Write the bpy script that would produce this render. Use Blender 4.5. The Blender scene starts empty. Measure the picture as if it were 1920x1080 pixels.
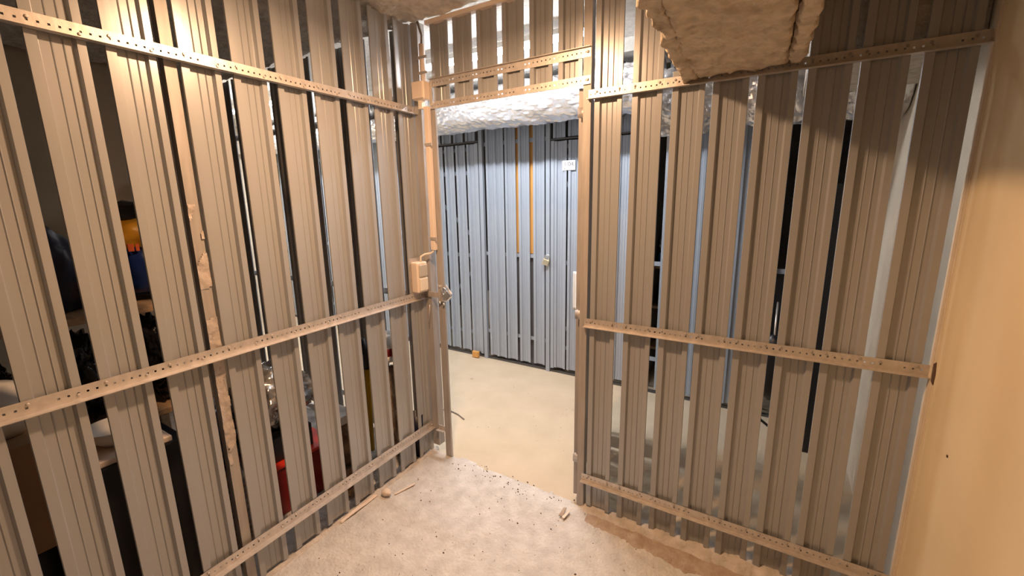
import bpy, bmesh, math, random
from mathutils import Vector, Matrix, noise

random.seed(7)
D = bpy.data
SC = bpy.context.scene
COL = SC.collection

# ------------------------------------------------------------------ camera
cam_d = D.cameras.new('camera'); cam = D.objects.new('camera', cam_d); COL.objects.link(cam)
cam_d.sensor_width = 36.0; cam_d.lens = 811.222 / 1920 * 36.0; cam_d.clip_start = 0.02
_r = Vector((0.85161273, 0.52393531, -0.01573347)); _u = Vector((-0.09241881, 0.17962931, 0.97938352)); _f = Vector((-0.5159598, 0.83260141, -0.20139608))
cam.matrix_world = Matrix(((_r.x, _u.x, -_f.x, 0), (_r.y, _u.y, -_f.y, 0), (_r.z, _u.z, -_f.z, 1.5), (0, 0, 0, 1)))
SC.camera = cam

# ------------------------------------------------------------------ world, exposure, lights
w = D.worlds.new('world'); SC.world = w; w.use_nodes = True
w.node_tree.nodes['Background'].inputs[0].default_value = (0.9, 0.75, 0.6, 1)
w.node_tree.nodes['Background'].inputs[1].default_value = 0.004
SC.view_settings.view_transform = 'Standard'; SC.view_settings.look = 'None'
SC.view_settings.exposure = 0.0; SC.view_settings.gamma = 1.0; SC.view_settings.use_curve_mapping = False

WARM = (1.0, 0.59, 0.32); COOL = (0.98, 0.97, 1.0)
LAMP = Vector((-0.93, 1.00, 2.235))
def point(name, loc, power, col, size):
    l = D.lights.new(name, 'POINT'); l.energy = power; l.color = col; l.shadow_soft_size = size
    o = D.objects.new(name, l); COL.objects.link(o); o.location = loc; return o
def area(name, loc, rot, sx, sy, power, col):
    l = D.lights.new(name, 'AREA'); l.shape = 'RECTANGLE'; l.size = sx; l.size_y = sy; l.energy = power; l.color = col
    o = D.objects.new(name, l); COL.objects.link(o); o.location = loc; o.rotation_euler = rot; return o
_l = area('cellar_lamp_light', LAMP - Vector((0, 0, 0.012)), (0, 0, 0), 0.11, 0.11, 30, WARM); _l.data.shape = 'DISK'
point('cellar_lamp_glow', LAMP + Vector((0, 0, 0.02)), 7, WARM, 0.05)
TUBES = [(-1.59, 2.40, 2.37), (-4.3, 2.40, 2.37), ]
for tx, ty, tz in TUBES:
    area('tube_light', (tx, ty, tz - 0.03), (0, 0, 0), 1.2, 0.05, 34, COOL)

# ------------------------------------------------------------------ materials
MATS = {}
def mat(name, col, rough=0.6, metal=0.0, var=0.0, vscale=8.0, stretch=(1, 1, 1), bump=0.0, bscale=60.0, col2=None, emit=None, spec=0.5, detail=6.0, alpha=None, coat=0.0):
    m = D.materials.new(name); m.use_nodes = True; nt = m.node_tree; N = nt.nodes; L = nt.links
    b = N['Principled BSDF']; b.inputs['Base Color'].default_value = (*col, 1); b.inputs['Roughness'].default_value = rough
    b.inputs['Metallic'].default_value = metal; b.inputs['Specular IOR Level'].default_value = spec
    if coat: b.inputs['Coat Weight'].default_value = coat
    tc = N.new('ShaderNodeTexCoord'); mp = N.new('ShaderNodeMapping'); mp.inputs['Scale'].default_value = stretch
    L.new(tc.outputs['Object'], mp.inputs['Vector'])
    if var or col2:
        n = N.new('ShaderNodeTexNoise'); n.inputs['Scale'].default_value = vscale; n.inputs['Detail'].default_value = detail
        L.new(mp.outputs[0], n.inputs['Vector'])
        cr = N.new('ShaderNodeValToRGB'); cr.color_ramp.elements[0].position = 0.3; cr.color_ramp.elements[1].position = 0.7
        c2 = col2 if col2 else tuple(min(1, c * (1 + var)) for c in col)
        c1 = col if col2 else tuple(c * (1 - var) for c in col)
        cr.color_ramp.elements[0].color = (*c1, 1); cr.color_ramp.elements[1].color = (*c2, 1)
        L.new(n.outputs['Fac'], cr.inputs[0]); L.new(cr.outputs[0], b.inputs['Base Color'])
    if bump:
        n2 = N.new('ShaderNodeTexNoise'); n2.inputs['Scale'].default_value = bscale; n2.inputs['Detail'].default_value = 8
        L.new(mp.outputs[0], n2.inputs['Vector'])
        bp = N.new('ShaderNodeBump'); bp.inputs['Strength'].default_value = bump; bp.inputs['Distance'].default_value = 0.01
        L.new(n2.outputs['Fac'], bp.inputs['Height']); L.new(bp.outputs[0], b.inputs['Normal'])
    if emit:
        b.inputs['Emission Color'].default_value = (*emit[0], 1); b.inputs['Emission Strength'].default_value = emit[1]
    if alpha is not None: b.inputs['Alpha'].default_value = alpha
    MATS[name] = m; return m
SLAT = mat('slat_paint', (0.38, 0.39, 0.405), 0.31, 0.22, var=0.03, vscale=2, stretch=(8, 8, 0.5), bump=0.015, bscale=5, spec=0.6)
SLATF = mat('far_slat_paint', (0.36, 0.41, 0.48), 0.42, 0.1, var=0.03, vscale=2, stretch=(8, 8, 0.5), bump=0.008, bscale=5)
GALV = mat('galvanised', (0.62, 0.58, 0.55), 0.42, 0.55, var=0.12, vscale=40, bump=0.05)
POST = mat('post_steel', (0.40, 0.375, 0.36), 0.42, 0.12, var=0.15, vscale=10, stretch=(4, 4, 0.5), bump=0.05)
DARKST = mat('dark_steel', (0.10, 0.10, 0.10), 0.5, 0.4)
CHROME = mat('chrome', (0.8, 0.8, 0.8), 0.22, 0.95)
SPRAY = mat('sprayed_ceiling', (0.66, 0.60, 0.52), 0.95, var=0.18, vscale=28, bump=0.9, bscale=55, spec=0.1)
BOARD = mat('insulation_board', (0.60, 0.51, 0.40), 0.95, var=0.22, vscale=26, bump=1.0, bscale=55, spec=0.1)
SEAM = mat('seam_dark', (0.10, 0.06, 0.04), 0.95)
CCEIL = mat('corridor_ceiling', (0.82, 0.81, 0.78), 0.9, var=0.10, vscale=30, bump=0.7, bscale=60)
PLAST = mat('painted_plaster', (0.74, 0.62, 0.41), 0.7, var=0.05, vscale=3, bump=0.12, bscale=12)
WHITEP = mat('bare_white_plaster', (0.70, 0.61, 0.48), 0.8, var=0.06, vscale=6, bump=0.25, bscale=30)
BEIGE = mat('neighbour_plaster', (0.50, 0.40, 0.28), 0.85, var=0.08, vscale=3, bump=0.2, bscale=14)
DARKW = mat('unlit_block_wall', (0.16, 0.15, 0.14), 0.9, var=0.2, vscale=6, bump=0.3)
FLOORC = mat('corridor_concrete', (0.52, 0.425, 0.30), 0.75, col2=(0.59, 0.485, 0.35), vscale=5, bump=0.18, bscale=35)
FLOORR = mat('cellar_screed', (0.52, 0.49, 0.455), 0.85, col2=(0.68, 0.65, 0.61), vscale=16, bump=0.9, bscale=70, detail=12)
MORTAR = mat('mortar', (0.58, 0.53, 0.48), 0.95, var=0.2, vscale=20, bump=0.9, bscale=60)
DIRT = mat('brown_dirt', (0.36, 0.27, 0.20), 0.95, col2=(0.52, 0.43, 0.35), vscale=18, bump=0.8, bscale=80)
CRUMB = mat('crumbs', (0.10, 0.07, 0.05), 0.9, var=0.4, vscale=30)
CRUMBL = mat('pale_crumbs', (0.62, 0.55, 0.48), 0.9, var=0.2, vscale=30)
FOIL = mat('foil', (0.82, 0.82, 0.84), 0.27, 0.8, bump=0.35, bscale=26, detail=4)
CREAM = mat('cream_plastic', (0.82, 0.70, 0.60), 0.45)
CREAML = mat('pale_plastic', (0.82, 0.76, 0.66), 0.4)
CREAMG = mat('grey_rocker', (0.52, 0.50, 0.46), 0.4)
TUBEM = mat('tube_glow', (1, 1, 1), 0.5, emit=((1.0, 0.98, 0.95), 60))
BULB = mat('bulb_glow', (1, 1, 1), 0.5, emit=((1.0, 0.75, 0.5), 30))
WHITE = mat('white_enamel', (0.80, 0.78, 0.74), 0.35)
BLACKP = mat('black_film', (0.012, 0.012, 0.016), 0.14, bump=0.6, bscale=14)
BLACK = mat('black_plastic', (0.015, 0.015, 0.018), 0.4)
CARD = mat('cardboard', (0.33, 0.20, 0.11), 0.85, var=0.08, vscale=6)
BLUE = mat('blue_sack', (0.01, 0.03, 0.16), 0.3, bump=0.3, bscale=12)
YELLOW = mat('yellow_sack', (0.55, 0.27, 0.02), 0.4, bump=0.3, bscale=12)
ORANGE = mat('orange_print', (0.55, 0.09, 0.01), 0.5)
SILVER = mat('silver_film', (0.62, 0.61, 0.60), 0.25, 0.7, bump=0.6, bscale=9)
RED = mat('red_plastic', (0.22, 0.008, 0.007), 0.35)
REDB = mat('bright_red', (0.72, 0.04, 0.02), 0.35)
GOLD = mat('brown_film', (0.20, 0.12, 0.07), 0.35, bump=1.0, bscale=26, col2=(0.55, 0.42, 0.28), vscale=16)
YELP = mat('yellow_plastic', (0.70, 0.42, 0.02), 0.4)
WOOD = mat('raw_wood', (0.42, 0.27, 0.15), 0.7, var=0.2, vscale=5, stretch=(1, 12, 12))
ORWOOD = mat('orange_board', (0.62, 0.32, 0.09), 0.55, var=0.08, vscale=3, stretch=(6, 6, 0.5))
CLOTH = mat('grey_cloth', (0.28, 0.27, 0.26), 0.95, var=0.4, vscale=22, bump=0.5)
PALEC = mat('pale_rag', (0.78, 0.66, 0.56), 0.9, bump=0.4, bscale=25)
STRIPE = mat('striped_cloth', (0.10, 0.08, 0.08), 0.9, col2=(0.45, 0.38, 0.34), vscale=3, stretch=(0.3, 0.3, 16))
NAVY = mat('navy_plastic', (0.005, 0.008, 0.03), 0.4)
INK = mat('ink', (0.12, 0.12, 0.13), 0.7)
WRAP = mat('clear_wrap', (0.50, 0.44, 0.40), 0.25, bump=1.0, bscale=22)
RUBBER = mat('rubber_cable', (0.20, 0.18, 0.15), 0.6)

# ------------------------------------------------------------------ helpers
def mesh(name, vs, fs, m, smooth=False):
    me = D.meshes.new(name); me.from_pydata([tuple(v) for v in vs], [], fs); me.materials.append(m)
    if smooth: me.polygons.foreach_set('use_smooth', [True] * len(me.polygons))
    me.update(); return me
def link(name, me, parent=None, M=None):
    o = D.objects.new(name, me); COL.objects.link(o)
    if parent: o.parent = parent
    if M is not None: o.matrix_local = M
    return o
def tag(o, label=None, cat=None, group=None, kind=None):
    if label: o['label'] = label
    if cat: o['category'] = cat
    if group: o['group'] = group
    if kind: o['kind'] = kind
    return o
def empty(name, loc=(0, 0, 0), rz=0.0, **k):
    o = D.objects.new(name, None); COL.objects.link(o); o.location = loc; o.rotation_euler = (0, 0, rz); o.empty_display_size = 0.05
    return tag(o, **k)
class MB:
    def __init__(s): s.v = []; s.f = []
    def box(s, x0, x1, y0, y1, z0, z1):
        b = len(s.v); s.v += [(x, y, z) for z in (z0, z1) for y in (y0, y1) for x in (x0, x1)]
        s.f += [tuple(b + i for i in q) for q in ((0, 2, 3, 1), (4, 5, 7, 6), (0, 1, 5, 4), (2, 6, 7, 3), (0, 4, 6, 2), (1, 3, 7, 5))]; return s
    def prism(s, pts, z0, z1, axis='z'):
        b = len(s.v); n = len(pts)
        for z in (z0, z1):
            for (p, q) in pts: s.v.append((p, q, z) if axis == 'z' else ((z, p, q) if axis == 'x' else (p, z, q)))
        s.f += [tuple(b + i for i in range(n))[::-1], tuple(b + n + i for i in range(n))]
        s.f += [(b + i, b + (i + 1) % n, b + n + (i + 1) % n, b + n + i) for i in range(n)]; return s
    def tube(s, path, r, n=10):
        b = len(s.v); P = [Vector(p) for p in path]; up = None
        for i, p in enumerate(P):
            t = (P[min(i + 1, len(P) - 1)] - P[max(i - 1, 0)]).normalized()
            if up is None: up = t.orthogonal().normalized()
            a = (up - t * up.dot(t)).normalized(); up = a; c = t.cross(a); rr = r[i] if isinstance(r, (list, tuple)) else r
            for k in range(n):
                an = 2 * math.pi * k / n; s.v.append(tuple(p + (a * math.cos(an) + c * math.sin(an)) * rr))
        for i in range(len(P) - 1):
            for k in range(n): s.f.append((b + i * n + k, b + i * n + (k + 1) % n, b + (i + 1) * n + (k + 1) % n, b + (i + 1) * n + k))
        s.f.append(tuple(b + k for k in range(n))[::-1]); s.f.append(tuple(b + (len(P) - 1) * n + k for k in range(n))); return s
    def lathe(s, prof, c=(0, 0, 0), n=28):
        b = len(s.v)
        for r, z in prof:
            for k in range(n): a = 2 * math.pi * k / n; s.v.append((c[0] + r * math.cos(a), c[1] + r * math.sin(a), c[2] + z))
        for i in range(len(prof) - 1):
            for k in range(n): s.f.append((b + i * n + k, b + i * n + (k + 1) % n, b + (i + 1) * n + (k + 1) % n, b + (i + 1) * n + k))
        return s
    def rot(s, M, start=0):
        for i in range(start, len(s.v)): s.v[i] = tuple(M @ Vector(s.v[i]))
        return s
    def build(s, name, m, parent=None, smooth=False, M=None): return link(name, mesh(name, s.v, s.f, m, smooth), parent, M)
def bevel(o, w=0.003, seg=2):
    md = o.modifiers.new('bevel', 'BEVEL'); md.width = w; md.segments = seg; md.limit_method = 'ANGLE'; return o
def blob(name, c, r, m, parent=None, amp=0.25, freq=2.2, sub=4, flat=None, seed=0.0, crease=0.0, smooth=True):
    bm = bmesh.new(); bmesh.ops.create_icosphere(bm, subdivisions=sub, radius=1)
    for v in bm.verts:
        d = v.co.normalized(); n = noise.noise(d * freq + Vector((seed, seed * 1.7, 3.1)))
        n2 = noise.noise(d * freq * 2.7 + Vector((seed * 2, 1, 0)))
        n3 = abs(noise.noise(d * freq * 4 + Vector((9, seed, 2))))
        k = 1 + amp * n + amp * 0.45 * n2 - crease * n3
        v.co = Vector((d.x * r[0] * k, d.y * r[1] * k, d.z * r[2] * k))
        if flat is not None and v.co.z < -flat * r[2]: v.co.z = -flat * r[2]
    me = D.meshes.new(name); bm.to_mesh(me); bm.free(); me.materials.append(m)
    if smooth: me.polygons.foreach_set('use_smooth', [True] * len(me.polygons))
    o = link(name, me, parent); o.location = c; return o
def roughgrid(name, o, du, dv, nu, nv, amp, freq, m, parent=None, keep=None):
    """grid sheet from o along du, dv, pushed along its normal by noise"""
    o = Vector(o); du = Vector(du); dv = Vector(dv); nn = du.cross(dv).normalized(); vs = []; fs = []
    for j in range(nv + 1):
        for i in range(nu + 1):
            p = o + du * (i / nu) + dv * (j / nv)
            h = noise.noise(p * freq) * amp + noise.noise(p * freq * 3.1) * amp * 0.6 + abs(noise.noise(p * freq * 7.3)) * amp * 0.5
            vs.append(p + nn * h)
    for j in range(nv):
        for i in range(nu):
            a = j * (nu + 1) + i
            if keep is None or keep(o + du * ((i + .5) / nu) + dv * ((j + .5) / nv)): fs.append((a, a + 1, a + nu + 2, a + nu + 1))
    return link(name, mesh(name, vs, fs, m, True), parent)

# ------------------------------------------------------------------ slat profile (flanges proud, ribbed web set back), shared unit-height mesh
def slat_mesh(name, wd, m, dep=0.013, t=0.0012):
    k = wd / 0.118
    P = [(0, 0.004), (0.0015, 0), (0.024, 0), (0.029, dep), (0.049, dep), (0.0515, dep - 0.002), (0.054, dep), (0.072, dep), (0.0745, dep - 0.0025), (0.077, dep), (0.092, dep), (0.098, 0), (0.1165, 0), (0.118, 0.004)]
    P = [(a * k, b) for a, b in P]
    Q = [(a, b + t) for a, b in P]
    ring = P + Q[::-1]; vs = [(a, b, z) for z in (0, 1) for a, b in ring]; n = len(ring)
    fs = [(i, (i + 1) % n, n + (i + 1) % n, n + i) for i in range(n)]
    h = len(P)
    for z in (0, 1):
        for i in range(h - 1):
            q = (z * n + i, z * n + i + 1, z * n + n - 2 - i, z * n + n - 1 - i); fs.append(q if z else q[::-1])
    return mesh(name, vs, fs, m)
SL_L = slat_mesh('slat', 0.120, SLAT); SL_R = slat_mesh('slat', 0.115, SLAT); SL_H = slat_mesh('slat', 0.110, SLAT); SL_F = slat_mesh('slat', 0.108, SLATF, dep=0.012)
def slat(me, parent, u, z0, z1, lean=0.0, depth=0.0, base=Matrix.Identity(4)):
    M = base @ Matrix.Translation((u, depth, z0)) @ Matrix(((1, 0, lean, 0), (0, 1, 0, 0), (0, 0, z1 - z0, 0), (0, 0, 0, 1)))
    o = link('slat', me, parent); o.matrix_local = M; return o
def rail_mesh(name, length, m, face=0.038, flange=0.028, top=False, pitch=0.02, hole=0.0055, t=0.002, holes=True):
    """slotted steel angle: vertical perforated face in the plane y=0, flange sticks out to -y"""
    vs = []; fs = []; zc = face * 0.5; n = int(length / pitch)
    def V(x, z): vs.append((x, 0, z)); return len(vs) - 1
    if holes:
        for i in range(n):
            x0 = i * pitch; x1 = x0 + pitch; a = x0 + (pitch - hole) / 2; b = a + hole
            if (i // 9) % 3 == 2 and i % 9 > 6: a = b = x0 + pitch / 2
            o = [V(x0, 0), V(x1, 0), V(x1, face), V(x0, face)]; q = [V(a, zc - hole / 2), V(b, zc - hole / 2), V(b, zc + hole / 2), V(a, zc + hole / 2)]
            for k in range(4): fs.append((o[k], o[(k + 1) % 4], q[(k + 1) % 4], q[k]))
        x = n * pitch
        if length - x > 1e-4: fs.append((V(x, 0), V(length, 0), V(length, face), V(x, face)))
    me = MB(); me.v = vs; me.f = fs
    z = face - t if top else 0
    me.box(0, length, -flange, 0.0, z, z + t)
    if not holes: me.box(0, length, -0.002, 0, 0, face)
    return mesh(name, me.v, me.f, m)
def along(p0, p1):
    p0 = Vector(p0); p1 = Vector(p1); x = (p1 - p0); L = x.length; x.normalize(); return p0, x, L
def rail(parent, p0, p1, side, m=GALV, **k):
    """side = unit vector the flange points to"""
    p0, x, L = along(p0, p1); y = -Vector(side); z = x.cross(y)
    if z.z < 0: p0 = Vector(p1); x = -x; z = x.cross(y)
    M = Matrix(((x.x, y.x, z.x, p0.x), (x.y, y.y, z.y, p0.y), (x.z, y.z, z.z, p0.z), (0, 0, 0, 1)))
    o = link('rail', rail_mesh('rail', L, m, **k), parent); o.matrix_local = M
    # screws at every slat flange
    return o

YF = 1.762                       # plane of the front partition
LA = math.radians(1.5069)        # the left partition is not quite square to it
LO = Vector((-1.6269, 0, 0))     # its foot at y = 0
LD = Vector((-math.sin(LA), math.cos(LA), 0)); LN = Vector((math.cos(LA), math.sin(LA), 0))   # along, and towards the room
LBASE = Matrix(((LD.x, -LN.x, 0, LO.x), (LD.y, -LN.y, 0, LO.y), (0, 0, 1, 0), (0, 0, 0, 1)))   # local x along, local y away from the room
def LP(u, d, z): return LO + LD * u + LN * d + Vector((0, 0, z))

# ------------------------------------------------------------------ shell
CZ = 2.365
fl = MB().box(-5.6, 1.2, -1.6, 4.8, -0.10, 0.0).build('floor', FLOORC); tag(fl, 'smooth cream concrete floor of the passage beyond the doorway', 'floor', kind='structure')
def edge(p):
    return p.y < 1.775 + 0.035 * noise.noise(Vector((p.x * 6, 0, 0))) + 0.018 * noise.noise(Vector((p.x * 22, 1, 0)))
scr = roughgrid('floor', (-3.68, -1.55, 0.010), (4.12, 0, 0), (0, 3.42, 0), 260, 216, 0.005, 5.0, FLOORR, keep=edge)
tag(scr, 'rough pinkish screed floor inside the storage cage, crumbling at the doorway', 'floor', kind='structure')
cl = roughgrid('ceiling', (-3.68, 1.752, CZ), (4.12, 0, 0), (0, -3.25, 0), 190, 150, 0.022, 9.0, SPRAY); tag(cl, 'rough sprayed ceiling over the storage cages', 'ceiling', kind='structure')
MB().box(-3.7, 0.44, -1.6, 1.735, CZ + 0.05, CZ + 0.12).build('slab', SPRAY, cl)
cc = MB().box(-5.6, 1.2, 1.74, 4.8, 2.46, 2.60).build('ceiling', CCEIL); tag(cc, 'smooth white ceiling above the passage', 'ceiling', kind='structure')
MB().box(-3.7, 0.44, 1.72, 1.755, 2.395, 2.60).build('ceiling_edge', SPRAY, cc)
tag(MB().box(0.03, 0.434, 1.80, 2.45, 1.93, 2.458).build('added_soffit', SPRAY), 'added low soffit darkening the upper right end of the passage', 'soffit', kind='structure')  # soffit added to block tube light and darken the upper right gaps
tag(MB().box(-5.5, -0.72, 2.84, 3.22, 2.375, 2.458).build('trim_2', CCEIL), 'white boxed soffit above the foil duct', 'soffit', kind='structure')
wr = MB().box(0.44, 0.60, -1.6, 1.738, 0, 2.7).build('wall_right', PLAST); tag(wr, 'ochre painted plaster wall on the right of the cage', 'wall', kind='structure')
MB().box(0.436, 0.60, 1.738, 3.23, 0, 2.6).build('bare_plaster', WHITEP, wr)
me_ = MB()
for k in range(26):
    z = k * 0.09; me_.box(0.4385, 0.441, 1.728 + random.uniform(-0.004, 0.003), 1.739, z, z + 0.09)
me_.build('paint_edge', WHITEP, wr)
MB().prism([(1.715, 0.925), (1.735, 0.93), (1.738, 0.985), (1.722, 0.995), (1.712, 0.96)], 0.4375, 0.4405, 'x').build('plaster_chip', SEAM, wr)
sp = MB()
for (y, z) in ((1.50, 0.80),): sp.box(0.4375, 0.441, y, y + 0.006, z, z + 0.006)
tag(sp.build('nail_hole', SEAM, wr), kind='stuff')
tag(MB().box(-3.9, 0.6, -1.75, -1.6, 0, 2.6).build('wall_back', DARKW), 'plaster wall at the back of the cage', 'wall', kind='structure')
tag(MB().box(-3.85, -3.70, -1.6, 1.74, 0, 2.6).build('wall_neighbour', BEIGE), 'dim beige wall on the far side of the neighbouring cage', 'wall', kind='structure')
tag(MB().box(-5.75, -5.6, 1.6, 4.8, 0, 2.6).build('wall_left_end', WHITEP), 'white wall closing the left end of the passage', 'wall', kind='structure')
tag(MB().box(-5.6, -3.70, 1.62, 1.76, 0, 2.6).build('wall_passage', WHITEP), 'white wall continuing along the passage', 'wall', kind='structure')
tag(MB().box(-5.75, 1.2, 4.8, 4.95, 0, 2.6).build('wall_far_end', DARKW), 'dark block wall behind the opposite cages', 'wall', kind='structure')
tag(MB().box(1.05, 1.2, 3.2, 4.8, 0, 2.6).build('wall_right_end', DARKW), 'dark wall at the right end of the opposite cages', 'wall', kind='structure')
cw = MB()
for x in (-5.0, -2.27, -0.86): cw.box(x - 0.01, x + 0.01, 3.30, 4.8, 0.02, 2.4)
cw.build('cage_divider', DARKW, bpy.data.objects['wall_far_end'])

# ------------------------------------------------------------------ left partition
wl = empty('wall_left', label='grey metal slat partition along the left side of the cage', cat='partition', kind='structure')
lf = [(0.369, 0.0), (0.527, 0.0), (0.709, 0.001), (0.867, 0.0), (1.026, 0.001), (1.183, 0.001), (1.340, 0.001), (1.497, 0.003), (1.652, 0.003), (0.211, 0)] + [(0.211 - 0.158 * k, 0) for k in range(1, 11)]
for u, ln in lf: slat(SL_L, wl, u, 0.028 + random.uniform(-.004, .006), CZ - 0.004, 0, 0.0, LBASE)
for z, d0, d1 in ((1.934, -1.35, 1.822), (0.966, -1.35, 1.80), (0.170, -1.35, 1.822)):
    r = rail(wl, LP(d0, 0.003, z), LP(d1, 0.003, z), LN, face=0.040, flange=0.026, top=False)
# screws
sc_ = MB()
for u, ln in lf:
    for z in (1.954, 0.988, 0.192):
        for q in (0.012, 0.108):
            c = LP(u + q, 0.004, z + (0.007 if q < .05 else -0.006)); b = len(sc_.v); sc_.lathe([(0, 0.003), (0.003, 0.0028), (0.0045, 0.0)], (0, 0, 0), 8); sc_.rot(Matrix.Translation(c) @ LN.to_track_quat('Z', 'Y').to_matrix().to_4x4(), b)
sc_.build('screw', GALV, wl)
pst = MB().prism([(0, 0), (0.034, 0), (0.034, 0.03), (0.030, 0.03), (0.030, 0.004), (0.004, 0.004), (0.004, 0.03), (0, 0.03)], 0.0, CZ)
po = pst.build('post', POST, wl, M=LBASE @ Matrix.Translation((0.6685, 0.012, 0)))
wrp = roughgrid('clear_wrap', LP(0.668, -0.010, 0.55), LD * 0.036, (0, 0, 0.95), 8, 140, 0.004, 40, WRAP, wl, keep=lambda p: noise.noise(Vector((p.x * 9, p.y * 14, p.z * 9))) > 0.02 + abs(p.z - 1.1) * 0.25)
# corner post and narrow end slat
MB().prism([(0, 0), (0.046, 0), (0.046, 0.05), (0.042, 0.05), (0.042, 0.004), (0.004, 0.004), (0.004, 0.05), (0, 0.05)], 0.06, CZ).build('corner_post', POST, wl, M=Matrix.Translation((-1.668, 1.764, 0)))
# low mortar strip under the partition
def mound(name, p0, p1, wid, hei, m, n=90, parent=None, side=(0, -1, 0), ragged=0.35, z0=0.0, seed=0):
    p0 = Vector(p0); p1 = Vector(p1); s = Vector(side); vs = []; fs = []; K = 6
    for i in range(n + 1):
        t = i / n; c = p0.lerp(p1, t); rr = 1 + ragged * noise.noise(Vector((t * 14 + seed, 0, 0))) + ragged * .45 * noise.noise(Vector((t * 45, seed, 0)))
        w_ = (wid[0] * (1 - t) + wid[1] * t) * rr; h_ = (hei[0] * (1 - t) + hei[1] * t) * rr
        for k in range(K + 1):
            a = k / K; vs.append(c + s * (w_ * (a - 0.15)) + Vector((0, 0, z0 + h_ * max(0, math.cos(a * math.pi / 2)) ** 0.8 + 0.004 * noise.noise(Vector((t * 60, a * 5, seed))))))
    for i in range(n):
        for k in range(K): b = i * (K + 1) + k; fs.append((b, b + 1, b + K + 2, b + K + 1))
    return link(name, mesh(name, vs, fs, m, True), parent)
mound('mortar_strip', LP(-1.2, 0, 0), LP(1.80, 0, 0), (0.022, 0.02), (0.012, 0.02), MORTAR, parent=wl, side=LN, z0=0.004)

# ------------------------------------------------------------------ front partition
wf = empty('wall_front', label='metal slat partition across the front of the cage, pierced by the doorway', cat='partition', kind='structure')
for u in (-0.688, -0.535, -0.387, -0.250, -0.112, 0.027, 0.160, 0.303):
    slat(SL_R, wf, u, 0.030, CZ if u < -0.4 or u > 0.0 else 1.945 + (0 if u < -0.38 else 0), 0, YF)
for u in (-1.540, -1.400, -1.262, -1.124, -0.986, -0.850): slat(SL_H, wf, u, 1.962, CZ - 0.01, 0, YF)
for k in range(13):
    u = -1.815 - 0.1555 * k - (0.03 if k > 3 else 0)
    slat(SL_L, wf, u, 0.035, CZ - 0.01, 0, YF)
S = Vector((0, -1, 0))
for z in (1.888, 0.935, 0.160): rail(wf, (-0.712, YF - 0.003, z), (0.436, YF - 0.003, z), S, face=0.038, flange=0.022)
rail(wf, (-1.555, YF - 0.003, 2.050), (-0.704, YF - 0.003, 2.050), S, face=0.038, flange=0.012, top=True)
rail(wf, (-1.555, YF - 0.003, 1.948), (-0.704, YF - 0.003, 1.948), S, face=0.034, flange=0.006)
for z in (1.95, 0.95, 0.17): rail(wf, (-3.70, YF + 0.016, z), (-1.70, YF + 0.016, z), -S, face=0.036, flange=0.02, holes=False)
MB().box(-1.56, -0.36, YF - 0.012, YF + 0.02, 2.333, 2.352).build('top_batten', CREAM, wf)
# jamb posts: right (to the ceiling) and left (latch post)
MB().prism([(0, 0), (0.034, 0), (0.034, 0.035), (0, 0.035), (0, 0.031), (0.030, 0.031), (0.030, 0.004), (0, 0.004)], 0.004, CZ).build('jamb_post', POST, wf, M=Matrix.Translation((-0.735, YF - 0.002, 0)))
MB().prism([(0, 0), (0.043, 0), (0.043, 0.012), (0.039, 0.012), (0.039, 0.004), (0.024, 0.004), (0.020, 0.010), (0.016, 0.004), (0.004, 0.004), (0.004, 0.04), (0, 0.04)], 0.004, 1.96).build('jamb_post', POST, wf, M=Matrix.Translation((-1.571, YF, 0)))
MB().box(-1.625, -1.571, YF + 0.004, YF + 0.008, 0.170, 0.195).box(-1.625, -1.571, YF - 0.02, YF + 0.004, 0.166, 0.170).build('bracket', GALV, wf)
MB().box(-1.640, -1.545, YF - 0.006, YF - 0.003, 0.975, 1.005).build('bracket', GALV, wf)
MB().box(-1.552, -1.535, YF - 0.012, YF - 0.008, 1.962, 2.075).build('bracket', GALV, wf)
scf = MB()
for u in (-0.688, -0.535, -0.387, -0.250, -0.112, 0.027, 0.160, 0.303):
    for z in (1.907, 0.956, 0.180):
        for q in (0.012, 0.104):
            b = len(scf.v); scf.lathe([(0, 0.003), (0.003, 0.0028), (0.0045, 0.0)], (0, 0, 0), 8); scf.rot(Matrix.Translation((u + q, YF - 0.004, z + 0.008)) @ Matrix.Rotation(math.pi / 2, 4, 'X'), b)
for x in (-0.716, -1.543):
    for z in (2.069, 1.966): b = len(scf.v); scf.lathe([(0, 0.004), (0.004, 0.0038), (0.006, 0.0)], (0, 0, 0), 8); scf.rot(Matrix.Translation((x, YF - 0.004, z)) @ Matrix.Rotation(math.pi / 2, 4, 'X'), b)
scf.build('screw', POST, wf)
mound('mortar_kerb', (-0.71, YF + 0.03, 0), (0.437, YF + 0.03, 0), (0.085, 0.14), (0.022, 0.062), MORTAR, parent=wf, z0=0.0, seed=3)
tag(mound('dirt', (-0.66, YF - 0.05, 0), (0.30, YF - 0.10, 0), (0.05, 0.13), (0.016, 0.030), DIRT, z0=0.006, seed=8, ragged=0.34), 'long drift of brown dirt along the foot of the right-hand slats', 'dirt', kind='stuff')

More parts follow.
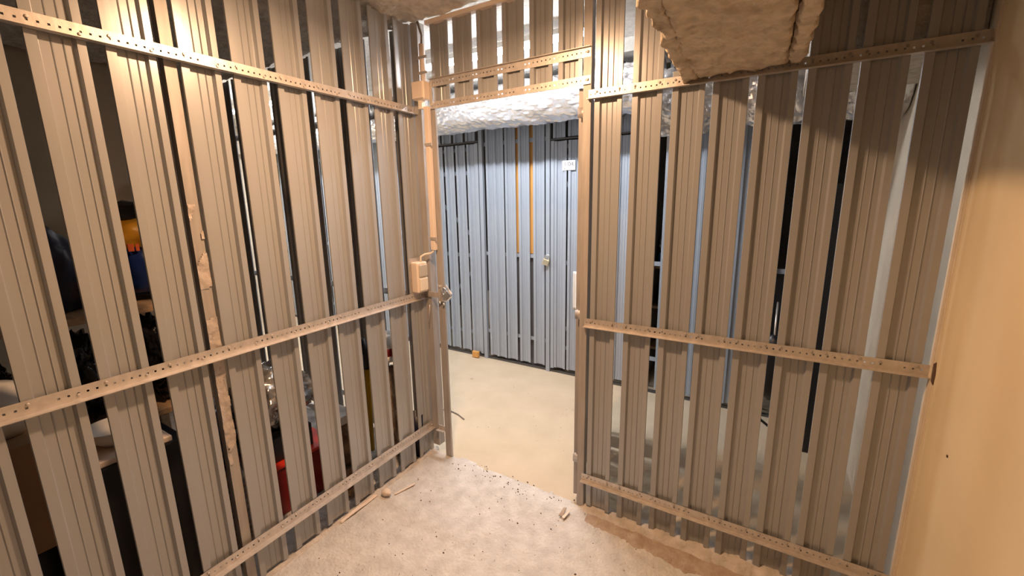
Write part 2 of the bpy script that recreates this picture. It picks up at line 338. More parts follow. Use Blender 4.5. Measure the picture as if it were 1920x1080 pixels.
# ------------------------------------------------------------------ downstand beam clad with insulation boards
bmr = empty('trim_1', label='boxed beam clad in rough tan insulation boards, hanging under the ceiling', cat='beam', kind='structure')
def bx(y): return -0.348 + (1.755 - y) * 0.055, 0.012 + (1.755 - y) * 0.045   # left and right edges at depth y
Z0 = 1.905; Y1 = 1.752; Y0 = -1.55
def board(name, quad, z, th, m, parent, nu, nv, amp=0.006):
    """board: rough underside on a plan quad (4 xy corners, in order), solid sides up to z+th"""
    A, B, C_, D_ = [Vector((p[0], p[1], z)) for p in quad]; vs = []; fs = []
    for j in range(nv + 1):
        for i in range(nu + 1):
            s = i / nu; t = j / nv; p = (A.lerp(B, s)).lerp(D_.lerp(C_, s), t)
            e = min(i, nu - i, j, nv - j); h = noise.noise(p * 14) * amp + noise.noise(p * 45) * amp * 0.8 - (0.0 if e > 0 else -0.006)
            q = p + Vector((noise.noise(p * 30) * 0.012, noise.noise(p * 31 + Vector((5, 5, 5))) * 0.012, 0)); q.z = z + h; vs.append(q)
    for j in range(nv):
        for i in range(nu): a = j * (nu + 1) + i; fs.append((a, a + nu + 1, a + nu + 2, a + 1))
    rim = [i for i in range(nu + 1)] + [j * (nu + 1) + nu for j in range(1, nv + 1)] + [nv * (nu + 1) + i for i in range(nu - 1, -1, -1)] + [j * (nu + 1) for j in range(nv - 1, 0, -1)]
    b = len(vs)
    for r_ in rim: vs.append(Vector((vs[r_].x, vs[r_].y, z + th)))
    n = len(rim)
    for i in range(n): fs.append((rim[i], rim[(i + 1) % n], b + (i + 1) % n, b + i))
    return link(name, mesh(name, vs, fs, m, True), parent)
l1, r1 = bx(Y1); l0, r0 = bx(Y0); g = 0.006
board('board', [(l0 + .055, Y0), (r0 - .045, Y0), (r1 - .045, Y1 - .14), (l1 + .052, Y1 - .14)], Z0, 0.06, BOARD, bmr, 50, 420, 0.010)
board('board', [(l0, Y0), (l0 + .055 - g, Y0), (l1 + .052 - g, Y1), (l1, Y1)], Z0 + 0.002, 0.455, BOARD, bmr, 12, 420, 0.014)
board('board', [(r0 - .045 + g, Y0), (r0, Y0), (r1, Y1), (r1 - .045 + g, Y1)], Z0 + 0.001, 0.455, BOARD, bmr, 8, 420, 0.010)
board('board', [(l1 + .052, Y1 - .14 + g), (r1 - .045, Y1 - .14 + g), (r1 - .045, Y1), (l1 + .052, Y1)], Z0 + 0.003, 0.06, BOARD, bmr, 46, 18, 0.010)
MB().prism([(l0 + .03, Y0), (r0 - .02, Y0), (r1 - .02, Y1 - 0.01), (l1 + .03, Y1 - 0.01)], Z0 + 0.035, CZ).build('core', SEAM, bmr)

# ------------------------------------------------------------------ opened door leaf of this cage
def leaf(name, origin, rz, width, slats, z0, z1, sm, label, brace=True, flip=False, rails=(0.16, 0.95, 1.80), face=1, gap=0.02):
    r = empty(name, origin, rz, label=label, cat='door', kind='structure')
    MB().box(0, 0.028, -0.004, 0.024, z0 - 0.01, z1).build('stile', POST if sm is SL_R else SLATF, r)
    MB().box(width - 0.028, width, -0.004, 0.024, z0 - 0.01, z1).build('stile', POST if sm is SL_R else SLATF, r)
    MB().box(0.028, width - 0.028, 0.016, 0.024, z1 - 0.06, z1 - 0.03).build('top_bar', SLATF if sm is SL_F else POST, r)
    for u in slats: slat(sm, r, u, z0, z1 - 0.004, 0, -0.002)
    for z in rails: MB().box(0.01, width - 0.01, 0.018, 0.024, z, z + 0.034).build('rail', GALV if sm is SL_R else SLATF, r)
    if brace:
        for (za, zb) in ((rails[1] + 0.04, rails[2] - 0.45),):
            p0, x, L = along((width - 0.05, 0.026, za + 0.1), (0.04, 0.026, zb + 0.35)); b = MB().box(0, L, -0.003, 0.003, -0.014, 0.014)
            an = math.atan2(x.z, x.x); b.build('brace', SLATF, r, M=Matrix.Translation(p0) @ Matrix.Rotation(-an, 4, 'Y'))
            p0, x, L = along((width - 0.05, 0.026, za - 0.1), (0.04, 0.026, rails[0] + 0.1)); b = MB().box(0, L, -0.003, 0.003, -0.014, 0.014)
            an = math.atan2(x.z, x.x); b.build('brace', SLATF, r, M=Matrix.Translation(p0) @ Matrix.Rotation(-an, 4, 'Y'))
    return r
ang = math.atan2(0.32, -0.075)
dl = leaf('door_1', (-0.742, 1.795, 0), ang, 0.74, [0.032, 0.170, 0.308, 0.446, 0.584], 0.055, 1.945, SL_R, 'metal slat door leaf of the cage, swung open and seen edge-on beside the right jamb', brace=True)
h = MB()
for z in (1.845, 0.982, 0.262): h.tube([(-0.750, 1.775, z - 0.02), (-0.750, 1.775, z + 0.02)], 0.0055, 12); h.box(-0.76, -0.715, 1.765, 1.768, z - 0.02, z + 0.02)
h.build('hinge', GALV, wf, True)

# ------------------------------------------------------------------ opposite row of cages
wo = empty('wall_opposite', label='blue-grey slat fronts of the cages across the passage', cat='partition', kind='structure')
YO = 3.23
def oslats(lst, z0=0.045, z1=2.40):
    for u in lst: slat(SL_F, wo, u, z0 + random.uniform(-.006, .006), z1, 0, YO)
oslats([-5.4, -5.26, -5.12, -4.98, -4.84, -4.70, -4.56, -4.42, -4.28, -4.14, -4.0, -3.86, -3.72, -3.58, -3.44, -3.30, -3.15])
oslats([-2.254]); slat(SL_F, wo, -2.175, 0.045, 2.40, 0, YO - 0.004)
oslats([-2.058, -1.916 - 0.008, -1.782])
oslats([-3.01, -2.87, -2.74, -2.606, -2.472], 2.006, 2.40)
oslats([-1.60, -1.47, -1.335, -1.20, -1.065], 1.964, 2.40)
oslats([-0.725, -0.567, -0.407, -0.255, -0.105, 0.060, 0.42, 0.56, 0.70, 0.84])
for x0, z1 in ((-2.322, 2.40), (-1.660, 2.40), (-3.04, 2.40), (-0.90, 2.40)):
    MB().prism([(0, 0), (0.036, 0), (0.036, 0.03), (0, 0.03)], 0.0, z1).build('post', SLATF, wo, M=Matrix.Translation((x0, YO - 0.006, 0)))
for z in (1.955, 1.00, 0.26):
    for (a, b) in ((-5.5, -3.05), (-2.28, -1.66), (-0.86, 1.0)): MB().box(a, b, YO + 0.016, YO + 0.020, z, z + 0.032).build('rail', SLATF, wo)
for (a, b, z) in ((-3.0, -2.325, 2.004), (-1.62, -0.90, 1.962)): MB().box(a, b, YO - 0.003, YO + 0.02, z - 0.012, z).build('lintel', DARKST, wo)
MB().box(-5.5, 1.0, YO + 0.01, YO + 0.03, 0.0, 0.02).build('foot_shadow', DARKST, wo)  # dark strip stands in for the shadow under the far slats
d2 = leaf('door_2', (-3.00, YO, 0), 0, 0.665, [0.025, 0.155, 0.285, 0.415, 0.541], 0.05, 1.985, SL_F, 'blue-grey slat door across the passage, at the left edge of the doorway view', rails=(0.22, 0.97, 1.72))
d3 = leaf('door_3', (-1.615, YO, 0), 0, 0.70, [0.030, 0.150, 0.285, 0.420, 0.550], 0.05, 1.945, SL_F, 'blue-grey slat door across the passage carrying a white number plate', rails=(0.22, 0.96, 1.80))
# number plate
sg = empty('number_plate', (-1.457, YO - 0.006, 1.752), 0, label='small white cage number plate reading 1/04 on the slat door', cat='sign')
bevel(MB().box(-0.055, 0.055, -0.0015, 0.0015, -0.037, 0.037).build('plate', mat('white_plate', (0.85, 0.85, 0.84), 0.4), sg), 0.001)
tx = D.curves.new('lettering', 'FONT'); tx.body = '1/04'; tx.size = 0.046; tx.align_x = 'CENTER'; tx.align_y = 'CENTER'; tx.extrude = 0.0004; tx.materials.append(INK)
_t = D.objects.new('lettering_curve', tx); _me = D.meshes.new_from_object(_t); _me.name = 'lettering'; D.objects.remove(_t)
to = D.objects.new('lettering', _me); COL.objects.link(to); to.parent = sg; to.location = (0.0, -0.0022, 0.007); to.rotation_euler = (math.pi / 2, 0, 0)
MB().lathe([(0, 0.002), (0.004, 0.001), (0.004, 0)], (0, 0, 0), 10).rot(Matrix.Translation((-0.036, -0.0015, -0.025)) @ Matrix.Rotation(math.pi / 2, 4, 'X')).build('screw', DARKST, sg)
MB().lathe([(0, 0.002), (0.004, 0.001), (0.004, 0)], (0, 0, 0), 10).rot(Matrix.Translation((0.044, -0.0015, -0.002)) @ Matrix.Rotation(math.pi / 2, 4, 'X')).build('screw', DARKST, sg)

def padlock(loc, rz, tilt, s, label, body=CHROME):
    r = empty('padlock', loc, rz, label=label, cat='padlock'); r.rotation_euler = (0, tilt, rz)
    bevel(MB().box(-0.022 * s, 0.022 * s, -0.009 * s, 0.009 * s, -0.040 * s, 0).build('lock_body', body, r), 0.003 * s)
    p = [(-0.014 * s, 0, -0.002 * s), (-0.014 * s, 0, 0.018 * s)] + [(-0.014 * s * math.cos(a), 0, 0.018 * s + 0.014 * s * math.sin(a)) for a in (0.5, 1.0, 1.57, 2.1, 2.6)] + [(0.014 * s, 0, 0.018 * s), (0.014 * s, 0, -0.002 * s)]
    MB().tube(p, 0.0035 * s, 8).build('shackle', CHROME, r, True); return r
padlock((-1.642, YO - 0.022, 1.000), 0.2, 0.35, 1.25, 'brass-and-steel padlock hanging on the post across the passage', mat('brass_lock', (0.75, 0.68, 0.50), 0.3, 0.7))
# hasp on the latch post with its open padlock
hs = empty('hasp', (-1.548, YF - 0.004, 1.0), 0, label='bent steel hasp with bolts on the latch post of the doorway', cat='hasp')
MB().box(-0.016, 0.018, -0.004, 0, -0.045, 0.050).build('plate', GALV, hs)
MB().prism([(0.0, 0.028), (0.045, 0.055), (0.085, 0.010), (0.078, 0.004), (0.044, 0.045), (0.0, 0.018)], -0.008, -0.004, 'y').build('strap', GALV, hs)
MB().tube([(-0.012, -0.004, -0.052), (0.05, -0.006, -0.030)], 0.004, 8).build('bolt', CHROME, hs, True)
for q in ((-0.006, -0.05), (0.022, -0.055), (0.0, 0.04)): MB().lathe([(0, 0.007), (0.006, 0.006), (0.008, 0)], (0, 0, 0), 10).rot(Matrix.Translation((q[0], -0.004, q[1])) @ Matrix.Rotation(math.pi / 2, 4, 'X')).build('bolt_head', CHROME, hs, True)
padlock((-1.500, YF - 0.022, 1.012), 0.1, -0.75, 1.0, 'small chrome padlock hanging open from the bent hasp')

# ------------------------------------------------------------------ electrics by the corner
jb = empty('junction_box', (-1.590, YF - 0.03, 2.034), 0, label='square salmon junction box in the corner above the doorway', cat='junction box')
bevel(MB().box(-0.041, 0.039, -0.022, 0.028, -0.044, 0.044).build('box', CREAM, jb), 0.010, 3)
bevel(MB().box(-0.036, 0.034, -0.027, -0.021, -0.039, 0.039).build('lid', CREAM, jb), 0.006, 2)
MB().box(-0.012, 0.012, -0.010, 0.012, -0.085, -0.044).build('gland', CREAML, jb)
cdt = empty('conduit', (-1.566, YF - 0.016, 1.24), 0, label='cream cable trunking running down beside the latch post', cat='conduit')
bevel(MB().box(-0.014, 0.014, -0.012, 0.010, 0, 0.72).build('trunking', CREAM, cdt), 0.002)
for z in (0.055, 0.53): MB().box(-0.016, 0.030, -0.016, -0.012, z, z + 0.014).build('clip', GALV, cdt)
cu = empty('conduit', (-1.583, YF - 0.014, 2.08), 0, label='short salmon conduit rising from the junction box to the ceiling', cat='conduit')
MB().tube([(0, 0, 0), (0, 0, 0.17)], 0.014, 14).build('pipe', CREAM, cu, True)
MB().tube([(0, 0, 0.165), (0.004, 0, 0.21), (-0.01, -0.01, 0.27)], 0.006, 8).build('cable', RUBBER, cu, True)
for z in (0.03, 0.10): MB().box(-0.016, 0.04, -0.018, -0.013, z, z + 0.012).build('clip', GALV, cu)
sw = empty('light_switch', tuple(LP(1.70, 0.004, 1.012)), -LA, label='cream two-rocker switch box on its metal plate beside the latch post', cat='switch')
# local -> x: away from wall (+x), y: along wall
MB().box(-0.004, -0.002, -0.045, 0.055, -0.012, 0.185).build('back_plate', GALV, sw)
bevel(MB().box(0.0, 0.050, -0.036, 0.040, 0.0, 0.165).build('housing', CREAM, sw), 0.008, 3)
bevel(MB().box(0.050, 0.060, -0.026, 0.032, 0.088, 0.152).build('rocker', CREAMG, sw), 0.006, 3)
bevel(MB().box(0.050, 0.060, -0.026, 0.032, 0.010, 0.080).build('rocker', CREAML, sw), 0.006, 3)
wc = MB().tube([(-1.566, YF - 0.016, 1.245), (-1.570, YF - 0.022, 1.232), (-1.590, 1.742, 1.221), (-1.618, 1.725, 1.216), (-1.634, 1.712, 1.205), (-1.636, 1.708, 1.172)], 0.0055, 10).build('cable', CREAML, None, True)
tag(wc, 'short cream cable bending from the trunking into the switch box', 'cable')
tag(MB().tube([(-1.634, 1.745, 0.82), (-1.612, 1.735, 0.935)], 0.003, 8).build('wire_end', GALV, None, True), 'thin stiff wire poking up below the switch box', 'wire')

# ------------------------------------------------------------------ corridor tube lights and foil ducts
for i, (tx_, ty, tz) in enumerate(TUBES):
    t = empty('tube_lamp', (tx_, ty, tz), 0, label=('glowing white tube lamp under the passage ceiling, seen between the slats above the doorway' if i == 0 else 'second glowing tube lamp farther along the passage ceiling'), cat='lamp')
    MB().tube([(-0.60, 0, 0), (0.60, 0, 0)], 0.013, 12).build('tube', TUBEM, t, True)
    MB().box(-0.62, 0.62, -0.025, 0.025, 0.02, 0.05).build('batten', WHITE, t)
    for s in (-1, 1): MB().box(s * 0.61 - 0.012, s * 0.61 + 0.012, -0.015, 0.015, -0.018, 0.022).build('lampholder', WHITE, t)
def duct(name, x0, x1, y, z, r, label, n=90, amp=0.012, sag=0.0):
    vs = []; fs = []; K = 72
    for i in range(n + 1):
        x = x0 + (x1 - x0) * i / n
        for k in range(K):
            a = 2 * math.pi * k / K; p = Vector((x, math.cos(a), math.sin(a)))
            q = Vector((x * 7, p.y * 2.2, p.z * 2.2)); up = 0.25 + 0.75 * max(0.0, min(1.0, p.z + 0.75)); h = up * (abs(noise.noise(Vector((x * 8 + p.z * 5, p.y * 3, p.z * 2)))) * -0.022 + abs(noise.noise(Vector((x * 17 - p.z * 8, p.y * 4, p.z * 3)))) * -0.008) + noise.noise(q) * amp + abs(noise.noise(q * 2.3)) * amp * 1.2 + noise.noise(Vector((x * 2.2, 0, 0))) * amp * 1.4
            vs.append((x, y + (r + h) * math.cos(a), z + (r + h) * math.sin(a)))
    for i in range(n):
        for k in range(K): fs.append((i * K + k, i * K + (k + 1) % K, (i + 1) * K + (k + 1) % K, (i + 1) * K + k))
    fs.append(tuple(range(K))); fs.append(tuple(n * K + k for k in range(K))[::-1])
    o = link(name, mesh(name, vs, fs, FOIL, False), None); tag(o, label, 'duct'); return o
duct('foil_duct', -5.5, -0.70, 2.92, 2.185, 0.150, 'foil-wrapped duct running above the blue-grey cage fronts in the doorway view', n=620)
duct('foil_duct', -0.665, 0.43, 2.72, 2.02, 0.165, 'crumpled foil duct glimpsed through the right-hand slats', n=220, amp=0.02)
MB_ = MB()
for x in (-4.8, -3.4, -2.7, -0.95): MB_.tube([(x, 2.92 + 0.168 * math.cos(a), 2.185 + 0.168 * math.sin(a)) for a in [k * math.pi / 10 for k in range(21)]], 0.003, 6)
tag(MB_.build('duct_strap', DARKST), 'thin dark straps holding the foil duct', 'strap', kind='stuff')

# ------------------------------------------------------------------ room lamp
lp = empty('ceiling_lamp', (LAMP.x, LAMP.y, CZ - 0.005), 0, label='round warm ceiling lamp on a short drop, just above the view', cat='lamp')
MB().lathe([(0, 0), (0.04, 0), (0.04, -0.02), (0.012, -0.025), (0.012, -0.085), (0, -0.085)]).build('drop_rod', WHITE, lp, True)
MB().lathe([(0, -0.082), (0.06, -0.084), (0.064, -0.092), (0.055, -0.092), (0, -0.090)]).build('lamp_cap', WHITE, lp, True)

# ------------------------------------------------------------------ neighbour's stored things, seen through the left slats
def box_thing(name, c, s, m, label, cat, rz=0.0, bev=0.004):
    o = bevel(MB().box(-s[0] / 2, s[0] / 2, -s[1] / 2, s[1] / 2, 0, s[2]).build(name, m), bev); o.location = c; o.rotation_euler.z = rz; return tag(o, label, cat)
# wooden rack
rk = empty('storage_rack', (-2.48, 0.55, 0), 0, label='dark wooden storage rack behind the left slats', cat='rack')
for z in (0.60, 1.06): bevel(MB().box(-0.26, 0.26, -0.50, 0.30, z, z + 0.028).build('shelf', WOOD, rk))
for x in (-0.24, 0.24):
    for y in (-0.48, 0.28): MB().box(x - 0.018, x + 0.018, y - 0.018, y + 0.018, 0.004, 1.09).build('leg', WOOD, rk)
# blue and yellow sack
sk = empty('sack', (-2.46, 0.775, 1.09), 0, label='bulging blue sack with a yellow top and orange print on the rack shelf', cat='sack')
blob('body', (0, 0, 0.15), (0.18, 0.135, 0.17), BLUE, sk, amp=0.12, flat=0.75, seed=2)
b_ = blob('yellow_top', (0, 0.0, 0.275), (0.165, 0.135, 0.095), YELLOW, sk, amp=0.14, seed=5)
pr = MB()
for k in range(7): pr.box(0.168 + 0.003 * math.sin(k), 0.176, -0.09 + k * 0.026, -0.09 + k * 0.026 + (0.012 if k % 2 else 0.020), 0.222, 0.252)
tag(pr.build('print', ORANGE, sk), kind='stuff')
blob('tied_neck', (0.0, 0.0, 0.375), (0.10, 0.10, 0.05), BLACKP, sk, amp=0.4, seed=3, sub=3)
dk = blob('dark_bag', (-2.44, 0.45, 1.235), (0.16, 0.13, 0.19), NAVY, None, amp=0.15, flat=0.75, seed=9); tag(dk, 'dark navy bag slumped on the rack left of the blue sack', 'bag')
for i, (c, r, s, lb) in enumerate((((-2.40, 0.20, 0.80), (0.18, 0.11, 0.20), 1.0, 'glossy black bin bag on the middle shelf, the one nearest the camera'), ((-2.40, 0.475, 0.81), (0.18, 0.110, 0.20), 7.0, 'glossy black bin bag in the middle of the middle shelf'), ((-2.40, 0.745, 0.81), (0.18, 0.100, 0.20), 4.0, 'glossy black bin bag on the middle shelf under the blue sack'))):
    o = blob('bin_bag', c, r, BLACKP, None, amp=0.28, freq=2.6, flat=0.78, seed=s, crease=0.25, sub=5); tag(o, lb, 'bag', 'black bin bags on the rack')
# low boxes and pots near the slats
ca = box_thing('crate', (-2.02, 0.47, 0.016), (0.34, 0.30, 0.62), BLACK, 'tall black plastic crate behind the left slats under the white bowl', 'crate'); 
box_thing('cardboard_box', (-2.03, 0.13, 0.445), (0.34, 0.34, 0.36), CARD, 'plain brown cardboard box on the black drum, behind the leftmost slats', 'box')
dr = MB().lathe([(0, 0), (0.15, 0), (0.155, 0.02), (0.155, 0.40), (0.145, 0.43), (0, 0.43)], (0, 0, 0)).build('drum', BLACK, None, True); dr.location = (-2.03, 0.13, 0.014); tag(dr, 'squat black drum under the brown cardboard box', 'drum')
pt = empty('enamel_pot', (-2.05, 0.20, 0.806), 0, label='large round white enamel pot on the cardboard box', cat='pot')
MB().lathe([(0, 0), (0.10, 0.0), (0.125, 0.03), (0.13, 0.10), (0.127, 0.105)]).build('body', WHITE, pt, True)
MB().lathe([(0.13, 0.105), (0.12, 0.12), (0.06, 0.15), (0, 0.155)]).build('lid', WHITE, pt, True)
MB().lathe([(0.012, 0.152), (0.018, 0.17), (0, 0.178)]).build('knob', BLACK, pt, True)
bd = box_thing('chopping_board', (-2.00, 0.47, 0.637), (0.28, 0.22, 0.022), PALEC, 'thin pale wooden board on the tall black crate', 'board')
bo = MB().lathe([(0, 0.004), (0.04, 0.0), (0.075, 0.03), (0.09, 0.065), (0.087, 0.067), (0.07, 0.034), (0.0, 0.012)]).build('bowl', WHITE, None, True); bo.location = (-1.98, 0.46, 0.66); tag(bo, 'white bowl on the pale board behind the left slats', 'bowl')
tag(blob('cloth_bundle', (-1.755, 0.24, 0.20), (0.06, 0.08, 0.10), CLOTH, None, amp=0.3, flat=0.85, seed=12), 'grey patterned cloth bundle lying on the small red bag behind the left slats', 'cloth')
tag(blob('red_bag', (-1.745, 0.26, 0.055), (0.055, 0.07, 0.05), RED, None, amp=0.2, flat=0.85, seed=14), 'small red bag on the floor under the grey cloth bundle', 'bag')
tag(blob('bin_bag', (-2.00, 0.745, 0.42), (0.13, 0.10, 0.23), BLACKP, None, amp=0.25, flat=0.9, seed=16, crease=0.2), 'tall slumped black bin bag between the black crate and the red box', 'bag')
box_thing('cardboard_box', (-2.00, 0.745, 0.016), (0.26, 0.20, 0.19), CARD, 'low cardboard box under the slumped black bin bag', 'box')
# red box with rim
rb = empty('red_box', (-2.12, 1.06, 0.016), 0, label='red plastic storage box with a bright rim behind the left slats', cat='box')
bevel(MB().box(-0.20, 0.20, -0.19, 0.21, 0, 0.245).build('body', RED, rb), 0.008); bevel(MB().box(-0.21, 0.21, -0.20, 0.22, 0.245, 0.262).build('rim', REDB, rb), 0.004)
box_thing('black_case', (-2.12, 1.03, 0.280), (0.34, 0.30, 0.12), BLACK, 'black case lying on the red storage box', 'case')
tag(blob('silver_bag', (-2.10, 1.06, 0.56), (0.19, 0.20, 0.17), SILVER, None, amp=0.28, freq=2.0, flat=0.92, seed=21, crease=0.3, sub=5), 'crumpled silver bag on top of the black case', 'bag')
tag(blob('striped_cloth', (-1.80, 0.735, 0.24), (0.05, 0.07, 0.22), STRIPE, None, amp=0.2, seed=23, flat=0.98), 'folded striped cloth hanging beside the taped post', 'cloth')
box_thing('white_carton', (-2.04, 1.40, 0.288), (0.16, 0.12, 0.05), WHITE, 'small white carton on the green-brown bag', 'carton')
tag(blob('brown_bag', (-2.02, 1.41, 0.135), (0.13, 0.09, 0.13), GOLD, None, amp=0.2, flat=0.88, seed=25, crease=0.2), 'low mottled green-brown bag behind the left slats', 'bag')
# crumpled brown sack with a white helmet on it
tag(blob('crumpled_sack', (-1.86, 1.62, 0.28), (0.085, 0.075, 0.31), GOLD, None, amp=0.25, freq=3.0, flat=0.87, seed=31, crease=0.35, sub=5), 'tall crumpled brown foil sack in the corner behind the left slats', 'sack')
hl = empty('helmet', (-1.86, 1.62, 0.64), 0.5, label='white helmet with a red lining resting on the crumpled brown sack', cat='helmet')
MB().lathe([(0.088, 0.0), (0.092, 0.04), (0.085, 0.085), (0.060, 0.118), (0.03, 0.132), (0, 0.135)]).build('shell', WHITE, hl, True)
MB().lathe([(0.084, 0.004), (0.093, 0.018), (0.0945, 0.055), (0.090, 0.058)]).build('red_band', RED, hl, True)
MB().lathe([(0.07, -0.02), (0.092, -0.02), (0.090, 0.012), (0.07, 0.01)]).build('rim', WHITE, hl, True)
br = empty('jack_handle', (-2.00, 1.58, 0.014), 0, label='yellow tool handle with a black grip standing behind the left slats', cat='tool')
MB().tube([(0, 0, 0), (0, 0.01, 0.52)], 0.014, 12).build('shaft', YELP, br, True); MB().tube([(0, 0.01, 0.52), (0.0, 0.012, 0.60), (-0.02, 0.012, 0.70)], [0.02, 0.018, 0.02], 12).build('grip', BLACK, br, True)
bk = MB().lathe([(0, 0), (0.034, 0), (0.044, 0.26), (0.042, 0.26), (0.032, 0.01), (0, 0.01)]).build('bucket', NAVY, None, True); bk.location = (-1.725, 1.69, 0.014); tag(bk, 'slim navy bucket in the corner by the latch post', 'bucket')
for i, (c, s, rz, t_) in enumerate((((-1.80, 1.30, 0.03), (0.07, 0.20, 0.03), 0.3, 0.1), ((-1.82, 1.27, 0.075), (0.06, 0.18, 0.03), -0.4, -0.1), ((-1.79, 1.33, 0.125), (0.07, 0.16, 0.032), 0.7, 0.1))):
    o = box_thing('wood_offcut', c, s, WOOD, ('lowest wood offcut in the small pile behind the left slats', 'middle wood offcut in the small pile behind the left slats', 'topmost wood offcut in the small pile behind the left slats')[i], 'wood', rz)
    o['group'] = 'wood offcuts behind the left slats'

# ------------------------------------------------------------------ things in the opposite cages
box_thing('orange_board', (-1.86, 3.262, 1.035), (0.34, 0.012, 1.33), ORWOOD, 'tall orange wooden board inside the cage across the passage', 'board', bev=0.002)
box_thing('wardrobe_base', (-1.88, 3.40, 0.012), (0.50, 0.26, 0.99), mat('grey_cabinet', (0.12, 0.12, 0.13), 0.5), 'dark grey cabinet carrying the orange board', 'cabinet')
tag(blob('white_bag', (-2.35, 3.36, 0.40), (0.045, 0.04, 0.20), WHITE, None, amp=0.3, seed=41, flat=0.9), 'white bag behind the slats of the opposite cage, left of the dark post', 'bag')
tag(blob('white_bag', (-2.20, 3.36, 0.36), (0.04, 0.04, 0.30), WHITE, None, amp=0.4, seed=43, flat=0.9), 'crumpled white bag behind the opposite cage post', 'bag')
box_thing('orange_box', (-2.40, 3.19, 0.006), (0.07, 0.03, 0.06), ORWOOD, 'little orange carton on the floor below the opposite slats', 'carton')
sh = empty('shelf_unit', (-0.86, 3.75, 0), 0, label='dark shelf unit in the open cage across the passage', cat='shelf')
for z in (0.25, 0.60, 0.93): MB().box(-0.02, 0.35, -0.2, 0.2, z, z + 0.02).build('shelf', WOOD, sh)
for x in (-0.02, 0.33): MB().box(x, x + 0.02, -0.2, 0.2, 0.004, 1.0).build('side_panel', WOOD, sh)
box_thing('blue_box', (-0.76, 3.66, 0.952), (0.12, 0.14, 0.10), mat('blue_card', (0.02, 0.10, 0.35), 0.5), 'blue box on the top shelf of the opposite cage', 'box')
tag(blob('white_bag', (-0.76, 3.66, 1.12), (0.07, 0.08, 0.09), WHITE, None, amp=0.3, seed=45, flat=0.75), 'white bag resting on the blue box', 'bag')
box_thing('cardboard_box', (-0.70, 3.66, 0.622), (0.20, 0.2, 0.16), CARD, 'cardboard box on the middle shelf of the opposite cage', 'box')
# white cloth hanging on the opposite door
cv = []; cf = []
for j in range(15):
    for i in range(9): cv.append((-1.385 + 0.09 * i / 8 * (0.4 + 0.6 * j / 14) - 0.01, YO - 0.03 - 0.012 * math.sin(i * 1.6 + j * 0.2), 0.92 - 0.32 * j / 14))
for j in range(14):
    for i in range(8): a = j * 9 + i; cf.append((a, a + 1, a + 10, a + 9))
cw_ = link('white_cloth', mesh('white_cloth', cv, cf, WHITE, True)); cw_.modifiers.new('s', 'SOLIDIFY').thickness = 0.003; tag(cw_, 'white cloth hanging on the opposite door beside the right jamb', 'cloth')
# black bag with strap hanging behind the right slats
bb = empty('shoulder_bag', (0.03, 2.95, 0.36), 0, label='black shoulder bag with a dangling strap behind the right-hand slats', cat='bag')
blob('body', (0, 0, 0.10), (0.10, 0.06, 0.20), BLACK, bb, amp=0.15, seed=50)
MB().tube([(-0.06, -0.03, -0.05), (-0.07, -0.05, -0.14), (-0.03, -0.06, -0.22), (0.02, -0.05, -0.26)], 0.008, 8).build('strap', BLACK, bb, True)
tag(MB().tube([(0.03, 2.95, 0.60), (0.028, 2.97, 0.78), (0.03, 3.20, 0.82)], 0.006, 8).build('hook', GALV, None, True), 'wire hook carrying the black shoulder bag', 'hook')
box_thing('dark_cabinet', (0.30, 3.02, 0.004), (0.16, 0.30, 1.55), BLACK, 'narrow black cabinet standing in the passage behind the right-hand slats', 'cabinet')

# ------------------------------------------------------------------ debris on the floor
def crumbs(name, n, m, label, smin, smax, area_, seed, lean=None):
    rd = random.Random(seed); vs = []; fs = []
    for _ in range(n):
        x = rd.uniform(*area_[0]); y = rd.uniform(*area_[1]); s = rd.uniform(smin, smax) * (1.7 if rd.random() < .07 else 1); b = len(vs); a0 = rd.random() * 6.28; k = rd.choice((4, 5, 6))
        for q in range(k): a = a0 + 6.283 * q / k; rr = s * rd.uniform(.5, 1.2); vs.append((x + rr * math.cos(a), y + rr * math.sin(a) * .7, 0.009 + 0.002))
        vs.append((x, y, 0.013 + s * rd.uniform(.4, .9)))
        for q in range(k): fs.append((b + q, b + (q + 1) % k, b + k))
    return tag(link(name, mesh(name, vs, fs, m)), label, 'debris', kind='stuff')
crumbs('debris', 150, CRUMB, 'dark crumbs and leaf bits scattered over the cage floor', 0.002, 0.006, ((-1.55, 0.3), (0.7, 1.72)), 3)
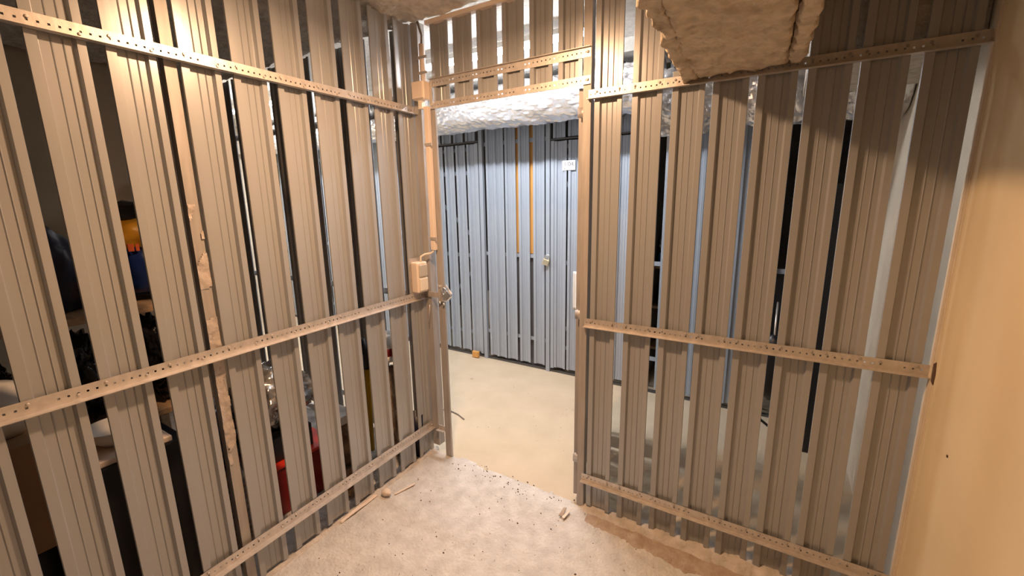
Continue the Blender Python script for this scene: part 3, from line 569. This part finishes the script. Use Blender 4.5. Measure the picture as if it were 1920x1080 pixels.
crumbs('debris', 200, CRUMBL, 'pale grit scattered over the cage floor', 0.0015, 0.005, ((-1.6, 0.3), (0.7, 1.78)), 5)
crumbs('debris', 70, CRUMBL, 'white flakes of plaster on the passage floor', 0.002, 0.007, ((-2.3, -0.9), (2.1, 3.0)), 6)
crumbs('debris', 60, CRUMB, 'dark crumbs along the broken screed edge at the doorway', 0.002, 0.007, ((-1.5, -0.75), (1.68, 1.79)), 8)
tag(blob('stone', (-1.600, 1.325, 0.034), (0.028, 0.020, 0.018), PALEC, None, amp=0.25, sub=3, seed=60, flat=0.8), 'pale stone-like lump on the floor at the foot of the left slats', 'stone')
rg = roughgrid('rag', (-1.650, 1.08, 0.020), (-0.004, 0.22, 0.0), (0.016, 0.0, -0.004), 24, 6, 0.006, 18, PALEC); rg.modifiers.new('s', 'SOLIDIFY').thickness = 0.003; tag(rg, 'pale rag strip lying along the foot of the left slats', 'rag')
tag(bevel(MB().box(-0.005, 0.005, -0.06, 0.06, 0, 0.005).build('lath', PALEC, M=Matrix.Translation((-1.555, 1.41, 0.014)) @ Matrix.Rotation(-0.25, 4, 'Z')), 0.002), 'thin pale lath on the floor by the left slats', 'wood')
tag(MB().prism([(0, 0), (0.022, 0.004), (0.020, 0.05), (0.008, 0.045)], 0, 0.006, 'z').build('splinter', DIRT, M=Matrix.Translation((-0.775, 1.64, 0.016)) @ Matrix.Rotation(0.4, 4, 'X')), 'brown wood splinter on the floor near the right jamb', 'wood')
tag(MB().prism([(0, 0), (0.012, 0.0), (0.018, 0.06), (0.008, 0.06)], 0, 0.005, 'z').build('splinter', PALEC, M=Matrix.Translation((-0.755, 1.63, 0.022)) @ Matrix.Rotation(0.2, 4, 'Y')), 'pale wood splinter leaning on the brown one near the right jamb', 'wood')
tag(MB().tube([(-2.05, 2.18, 0.006), (-1.92, 2.215, 0.006), (-1.83, 2.20, 0.006), (-1.75, 2.165, 0.006)], 0.004, 8).build('cable', RUBBER, None, True), 'thin grey cable lying on the passage floor behind the latch post', 'cable')
